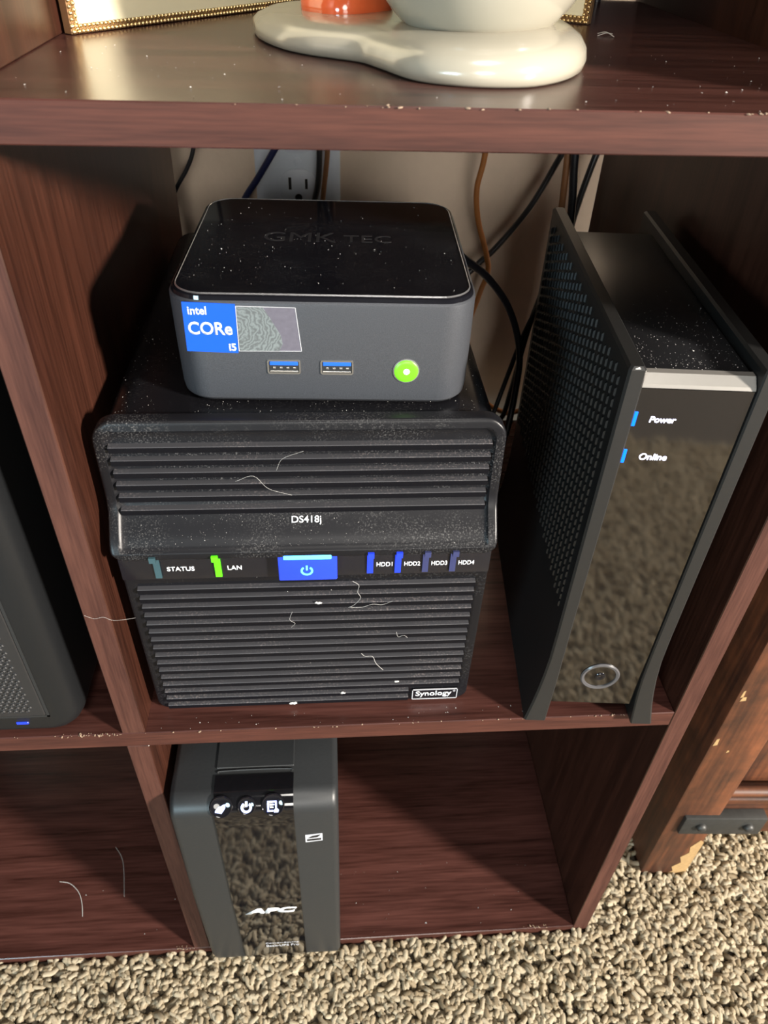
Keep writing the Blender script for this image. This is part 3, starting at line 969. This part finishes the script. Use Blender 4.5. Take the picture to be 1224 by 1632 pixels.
for i in range(30):
    for j in range(44):
        x = -xi + 6 + i * 3.15 + (1.57 if j % 2 else 0); z = zb_ + 5 + j * 2.75
        if x > xi - 6 or z > 140: continue
        c = [bm.verts.new((x + 1.25 * math.cos(a), -.75, z + 1.25 * math.sin(a))) for a in (0, 1.05, 2.09, 3.14, 4.19, 5.24)]
        e = [bm.verts.new((x + .75 * math.cos(a), -1.4, z + .2 + .75 * math.sin(a))) for a in (0, 1.05, 2.09, 3.14, 4.19, 5.24)]
        for q in range(6): bm.faces.new((c[q], c[(q + 1) % 6], e[(q + 1) % 6], e[q]))
        m_ = bm.verts.new((x, -.9, z))
        for q in range(6): bm.faces.new((e[q], e[(q + 1) % 6], m_))
tag(finish(bm, 'grille_bumps', M['tower_mesh'], gr, smooth=25), 'fine perforations', None, None, 'stuff')
bm = bmesh.new(); add_box(bm, 33.8, 40.2, -.5, 1, 9.6, 11.4, .3, 1)
finish(bm, 'status_light', M['blue_pipe'], tw)['label'] = 'small blue light'

# ------------------------------------------------------------------ weathered cabinet to the right
cb = thing('rustic_cabinet', (374, 43.5, -ZF), 'weathered orange brown wooden cabinet standing right of the shelf unit', 'cabinet', -3.0)
bm = bmesh.new(); add_box(bm, 0, 40, 0, 42, 1, 590, 1.6, 2)
post = finish(bm, 'post', M['rustic'], cb, smooth=25)
box('post', 380, 420, 0, 42, 1, 590, M['rustic'], cb, 1.6)
box('post', 0, 40, 240, 282, 1, 590, M['rustic'], cb, 1.6)
box('side_panel', 6, 18, 42, 240, 70, 588, M['rustic'], cb, .6)
box('bottom_rail', 40, 380, 6, 30, 66, 119, M['rustic_h'], cb, 2.5, 3)
for k in range(4):
    box('panel_plank', 41 + k * 84.7, 41 + (k + 1) * 84.7 - 1.2, 22, 34, 119.5, 560, M['rustic'], cb, 1.0, 1)
bm = bmesh.new(); add_tube(bm, [(42, 11, 123.5), (60, 11, 123.5), (378, 11, 123.5)], 4.6, 10, 2, False)
finish(bm, 'moulding', M['rustic_h'], cb, smooth=50)
box('top_board', -8, 428, -8, 290, 590, 612, M['rustic_h'], cb, 2.0)
bm = bmesh.new(); add_box(bm, 10.5, 78, -3.6, 6.2, 81, 106, 1.2, 2)
br = finish(bm, 'bracket', M['iron'], cb, smooth=25); br['label'] = 'black iron strap with two bolts'
for x in (26, 65):
    bm = bmesh.new(); lathe(bm, [(4.4, 0), (4.4, -1.2), (3.4, -3.0), (1.6, -3.8)], (x, -3.5, 94), 'y', 16)
    finish(bm, 'bolt', M['iron'], br, smooth=50)
# split bare edge at the foot of the post
bm = bmesh.new()
shp = [(40.15, 1), (40.15, 60), (36.5, 64), (31, 52), (33, 42), (27.5, 34), (31, 24), (25, 16), (28, 8), (22, 1)]
quadplate(bm, [(x, -.25, z) for x, z in shp], (0, 1.5, 0))
finish(bm, 'split_edge', M['raw'], post, smooth=0)
for x, z, a, b in ((1.5, 205, 3, 9), (3.0, 258, 4, 5), (2.0, 262, 2, 8), (14, 196, 2, 3)):
    bm = bmesh.new()
    quadplate(bm, [(x, -.2, z), (x + a, -.2, z + 1), (x + a * .8, -.2, z + b), (x + a * .2, -.2, z + b * .9)], (0, 1, 0))
    finish(bm, 'chipped_spot', M['raw'], post, smooth=0)

# ------------------------------------------------------------------ figurine and frame on the upper shelf
ZT = 311.0
fg = thing('ceramic_figurine', (150, 90, ZT), 'glossy white ceramic figurine with an orange foot on the upper shelf', 'figurine')
ol = [(74, 137), (77.5, 112), (86, 92), (96, 80), (106, 73), (116, 66), (122.5, 54), (132, 36), (145, 28), (159.3, 25.7), (174.5, 29.3), (188.4, 42), (198, 60), (203, 84), (202, 112), (190, 135), (165, 148), (140, 155), (115, 166), (92, 168), (79, 157)]
ol = [(p.x, p.y) for p in catmull([(x, y, 0) for x, y in ol + ol[:1]], 4)[:-1]]
oc = Vector((sum(p[0] for p in ol) / len(ol), sum(p[1] for p in ol) / len(ol)))


def inset(pts, d):
    out_ = []
    n = len(pts)
    for i in range(n):
        a, b, c = Vector(pts[i - 1]), Vector(pts[i]), Vector(pts[(i + 1) % n])
        t = (c - a).normalized(); nn = Vector((-t.y, t.x))
        out_.append(b + nn * d)
    return out_


bm = bmesh.new()
rings = []
for z, d in ((0.1, 2.2), (1.0, .8), (3.2, 0), (6.0, .6), (8.6, 2.8), (10.2, 6.0), (11.2, 10.5), (11.8, 16)):
    k = 1.0
    rings.append([(p.x - 150, p.y - 90, z * k * (0.82 + 0.3 * min(1, max(0, (p.x - 90) / 90)))) for p in inset(ol, d)])
loft(bm, rings)
base_o = finish(bm, 'base', M['ceramic'], fg, smooth=80)
bm = bmesh.new()
prof = []
for k in range(20):
    a = math.radians(-72 + 152 * k / 19)
    prof.append((44 * math.cos(a) * (1 if a < 0 else 1 - .10 * math.sin(a)), 48 + 46 * math.sin(a)))
lathe(bm, prof, (10, -10, 0), 'z', 40)
finish(bm, 'body', M['ceramic'], fg, smooth=80)
bm = bmesh.new()
lobes = 40
rings = []
for z, k in ((8.5, 1.0), (10, 1.03), (13, 1.04), (17, .95), (21, .78), (24, .5), (25, .2)):
    ring = []
    for i in range(lobes):
        a = 2 * math.pi * i / lobes
        r = 1 + 0.07 * math.cos(4 * a + .6)
        ring.append((-36 + 17 * k * r * math.cos(a), 30 + 15 * k * r * math.sin(a), z))
    rings.append(ring)
loft(bm, rings)
finish(bm, 'orange_foot', M['orange_glaze'], fg, smooth=80)

fr = thing('photo_frame', (118, 262, ZT), 'folding double picture frame with beaded gold edge behind the figurine', 'picture frame')


def frame_leaf(end, out_n):
    e = Vector((end[0] - 118, end[1] - 262, 0)); L = e.length; t = e.normalized(); n = Vector((out_n[0], out_n[1], 0)).normalized()
    Hh = 232
    def P(a, b, c): return tuple(t * a + n * c + Vector((0, 0, b)))
    bm = bmesh.new()
    loft(bm, [[P(1, .3, 0), P(L, .3, 0), P(L, Hh, 0), P(1, Hh, 0)], [P(1, .3, -4), P(L, .3, -4), P(L, Hh, -4), P(1, Hh, -4)]])
    lf = finish(bm, 'frame_leaf', M['frame_side'], fr, smooth=0)
    bm = bmesh.new()
    loft(bm, [[P(4, 3.5, -.5), P(L - 3.5, 3.5, -.5), P(L - 3.5, Hh - 3, -.5), P(4, Hh - 3, -.5)], [P(4, 3.5, .5), P(L - 3.5, 3.5, .5), P(L - 3.5, Hh - 3, .5), P(4, Hh - 3, .5)]])
    finish(bm, 'picture_panel', M['cream'], lf, smooth=0)
    bm = bmesh.new()
    def bead(a, b):
        c = Vector(P(a, b, .3)); r = .95
        top = bm.verts.new(c + n * r)
        ring = [bm.verts.new(c + (t * math.cos(q) + Vector((0, 0, 1)) * math.sin(q)) * r) for q in (0, 1.05, 2.09, 3.14, 4.19, 5.24)]
        rg2 = [bm.verts.new(c + n * .6 * r + (t * math.cos(q) + Vector((0, 0, 1)) * math.sin(q)) * r * .75) for q in (0, 1.05, 2.09, 3.14, 4.19, 5.24)]
        for i in range(6):
            bm.faces.new((ring[i], ring[(i + 1) % 6], rg2[(i + 1) % 6], rg2[i])); bm.faces.new((rg2[i], rg2[(i + 1) % 6], top))
    k = 1.0
    while k < L:
        for off in (1.0, 2.9): bead(k + (off > 2) * 1.0, off)
        k += 2.1
    k = 1.0
    while k < Hh:
        for off in (1.0, 2.9): bead(L - off, k + (off > 2) * 1.0)
        k += 2.1
    tag(finish(bm, 'beaded_edge', M['gold'], lf, smooth=60), 'gold beaded border', None, None, 'stuff')


frame_leaf((4.6, 113), (0.81, -0.58))
frame_leaf((235, 186), (-0.54, -0.84))

# ------------------------------------------------------------------ cables behind
def cable(name, pts, r, mat, label, n=8):
    p0 = Vector(pts[0])
    o = tube(name, [tuple(Vector(p) - p0) for p in pts], r, M[mat], None, 8, n, W(*p0))
    return tag(o, label, 'cable', 'cables behind the shelf')


cable('cable', [(30, 345, 420), (24, 343, 300), (17, 341, 240), (10.3, 340, 212), (3.6, 340, 198), (-6, 340, 184), (-18, 341, 160), (-27, 343, 110), (-30, 345, 20), (-20, 350, -200)], 1.5, 'cab_black', 'thin black cable nearest the divider against the wall')
cable('cable', [(112, 342, 420), (108, 342, 320), (88, 344, 243), (67.6, 345, 211), (53.7, 346, 190.5), (41.8, 347, 173.5), (25, 346, 140), (20, 340, 40), (25, 335, -150)], 2.4, 'cab_blue', 'navy blue cable crossing the outlet plate')
cable('cable', [(99, 354, 420), (100, 352, 260), (100.3, 350, 211), (98.8, 350, 188), (95.5, 350, 173), (84, 345, 130), (80, 335, 30), (85, 330, -150)], 2.2, 'cab_black', 'black cable hanging at the right edge of the outlet plate')
cable('cable', [(112, 356, 420), (108, 355, 260), (106.3, 355, 210), (101.8, 355, 172), (96, 350, 120), (95, 345, -100)], 1.9, 'cab_brown', 'thin brown cable beside the outlet plate')
cable('cable', [(224, 336, 420), (223, 335, 270), (220.8, 335, 213), (217.5, 335, 189), (221, 335, 166), (230.7, 335, 139), (233.6, 335, 124), (228.5, 334, 105), (222, 330, 70), (236, 318, 22), (258, 309, 8), (276, 308, 12)], 2.2, 'cab_orange', 'wavy orange cable hanging between computer and modem')
cable('cable', [(320, 345, 330), (297, 342, 250), (279, 340, 212), (261.6, 340, 174.4), (238.8, 340, 142.5), (223.8, 340, 127), (200, 335, 100), (170, 325, 40)], 2.5, 'cab_black', 'straight black cable slanting down toward the small computer')
cable('cable', [(158, 166, 212), (172, 172, 206), (184, 178, 196), (202.7, 200, 177), (220.7, 215, 154), (233.6, 225, 129), (239.5, 225, 107), (239, 220, 84.5), (235, 212, 53), (228, 210, 20), (222, 225, 3)], 2.4, 'cab_black', 'thick black cable arching out behind the small computer')
cable('cable', [(278, 300, 160), (269.9, 300, 121), (264, 300, 89), (258.6, 300, 37), (254, 302, 6), (240, 306, 3)], 2.3, 'cab_black', 'black cable dropping beside the modem to the shelf')
cable('cable', [(266, 262, 150), (252, 262, 112), (242, 259, 72), (231, 252, 30), (224, 248, 3)], 1.9, 'cab_black', 'thinner black cable running down between storage box and modem')
cable('cable', [(267, 300, 330), (269.5, 300, 262), (271.6, 300, 222), (274, 300, 185), (276, 300, 140), (277, 302, 20)], 2.5, 'cab_brown', 'brown cable standing behind the modem')
cable('cable', [(270, 294, 330), (272, 295, 262), (275, 295, 223), (280, 295, 185), (283, 292, 120), (284, 290, 20)], 2.9, 'cab_black', 'thick black vertical cable behind the modem')
cable('cable', [(322, 330, 300), (309, 325, 250), (298.4, 320, 217.5), (290.5, 318, 176.5), (285, 312, 130), (282, 310, 20)], 2.6, 'cab_black', 'black cable slanting behind the modem at the side panel')

# ------------------------------------------------------------------ dust and lint
def local_pts(t, pts):
    m = Matrix.Translation(t.location) @ Matrix.Rotation(t.rotation_euler.z, 4, 'Z')
    return [m @ (Vector(p) * MM) for p in pts]


def dust(name, t, pts, smin, smax, label):
    """t: the thing the dust lies on (points in its own mm), or None for points in shelf mm"""
    if t is not None: ws = local_pts(t, pts)
    else: ws = [W(*p) for p in pts]
    o0 = ws[0].copy()
    bm = bmesh.new()
    tetra_flecks(bm, [(w - o0) / MM for w in ws], smin, smax)
    o = finish(bm, name, M['dust'], None, o0, 0)
    return tag(o, label, 'dust', None, 'stuff')


G = random.gauss; U = random.uniform
dust('dust_flecks', pc, [(U(-56, 56), U(8, 112), MH + 2.05) for _ in range(150)] + [(G(-38, 10), G(30, 18), MH + 2.05) for _ in range(40)], .10, .30, 'pale dust flecks on the black glass lid')
dust('dust_flecks', nas, [(U(-80, 80), U(27, 42), 186.1) for _ in range(140)] + [(U(-84, -60), U(27, 120), 186.1) for _ in range(90)] + [(U(66, 84), U(27, 110), 186.1) for _ in range(60)], .12, .28, 'pale dust flecks on top of the storage box')
pp = []
for _ in range(520):
    z = U(127, 143); pp.append((G(-20, 40), yprof(z) + 1.3, z))
pp = [p for p in pp if abs(p[0]) < 80]
for _ in range(120):
    z = U(8, 106); pp.append((G(10, 40), 12.5 + (107 - z) * .024 - .2, z))
pp = [p for p in pp if abs(p[0]) < 82]
dust('dust_flecks', nas, pp, .09, .24, 'fine dust on the curved front of the storage box')
dust('dust_flecks', md, [(U(-21, 21), min(150, 8 + abs(G(0, 26))), 217.7) for _ in range(420)], .10, .26, 'pale dust flecks on top of the modem')
dust('dust_flecks', None, [(U(2, 295), U(2, 110), ZT + .1) for _ in range(120)], .15, .4, 'dust specks on the upper shelf')
dust('dust_flecks', None, [(U(-110, 290), U(2, 60), -300.3) for _ in range(60)], .2, .6, 'dust specks on the bottom shelf')
dust('dust_flecks', None, [(U(2, 215), U(1, 10), .1) for _ in range(40)], .15, .4, 'dust specks on the middle shelf before the storage box')


def lint(pts, r, label, t=None, n=5):
    if t is not None: ws = local_pts(t, pts)
    else: ws = [W(*p) for p in pts]
    o0 = ws[0].copy()
    bm = bmesh.new(); add_tube(bm, [tuple((w - o0) / MM) for w in ws], r, 4, n)
    o = finish(bm, 'lint_strand', M['dust'], None, o0, 60)
    return tag(o, label, 'lint', 'lint strands')


def yl(z): return 12.5 + (107 - z) * .024 - 1.75
lint([(-11.5, -.3, 96), (-7.3, -.6, 94), (-2.9, -.6, 94.8), (0.6, -.6, 92.6), (3.2, 5, 86.5), (6.5, 12.4, 79.5)], .05, 'long pinkish hair stretched between the divider edge and the storage box')
lint([(21, yl(103), 103), (24, yl(100), 100), (23.5, yl(95), 95), (25, yl(91), 91), (22, yl(86), 86), (19, yl(84), 84)], .08, 'curled lint strand below the power button', nas)
lint([(20, yl(84), 84), (26, yl(84), 84), (31, yl(86), 86), (36, yl(85), 85.5), (41, yl(88), 88)], .07, 'wavy lint strand running right below the power button', nas)
lint([(-9, yl(82), 82), (-10.5, yl(76), 76), (-8, yl(73), 73), (-10, yl(70), 70)], .06, 'short curled lint strand left of the storage box centre', nas)
lint([(26, yl(47), 47), (28, yl(44.5), 44.5), (32, yl(44), 44), (34, yl(38), 38), (38, yl(32), 32)], .09, 'bent lint strand on the lower right ribs', nas)
lint([(44, yl(64), 64), (45, yl(60), 60), (48, yl(61), 61), (50, yl(59), 59)], .06, 'hooked lint strand near the right ends of the ribs', nas)
lint([(-12, 16.6, 166), (-9, 16.7, 172), (0, 16.4, 176)], .05, 'faint lint hair across the upper ribs', nas)
lint([(-30, 17, 160), (-22, 16.6, 163), (-16, 16.6, 156), (-6, 16.8, 152)], .05, 'thin lint hair arching over the upper ribs', nas)
lint([(-133, 58.6, -300.2), (-124, 56.6, -300.2), (-115, 49, -300.2), (-110, 39.5, -300.2), (-107, 29, -300.2)], .2, 'pale curved lint strand on the left bottom shelf, nearer the left edge')
lint([(-92, 86.5, -300.25), (-85.4, 78, -300.25), (-81, 66.6, -300.25), (-76, 43, -300.25)], .13, 'fainter curved lint strand on the left bottom shelf, nearer the divider')
lint([(229, 149, 311.3), (233.6, 152, 312.0), (238, 156, 311.3)], .18, 'short lint sliver on the upper shelf right of the figurine, slanting right')
lint([(231, 156, 311.3), (233.6, 152, 312.4), (236, 147, 311.3)], .18, 'short lint sliver on the upper shelf right of the figurine, slanting left')
def puff(name, c, s, t, label):
    w = local_pts(t, [c])[0] if t is not None else W(*c)
    bm = bmesh.new()
    r = bmesh.ops.create_icosphere(bm, subdivisions=2, radius=s)
    for v in r['verts']:
        k = random.uniform(.55, 1.25); v.co = Vector((v.co.x * 1.7, v.co.y * .5, v.co.z * .8)) * k
    return tag(finish(bm, name, M['dust'], None, w, 0), label, 'lint', 'lint tufts')
puff('lint_tuft', (4, yl(87), 88), 1.1, nas, 'white lint tuft just under the power button')
puff('lint_tuft', (-12, yl(5), 4), 1.3, nas, 'white lint tuft on the lowest rib')
puff('lint_tuft', (16, yl(12), 12), .9, nas, 'small lint tuft right of centre on the low ribs')
puff('lint_tuft', (46, yl(20), 21), .8, nas, 'small lint tuft above the maker badge')
puff('lint_tuft', (-26.4, -.4, 222.5), .8, md, 'tiny white lint tuft on the modem top corner')
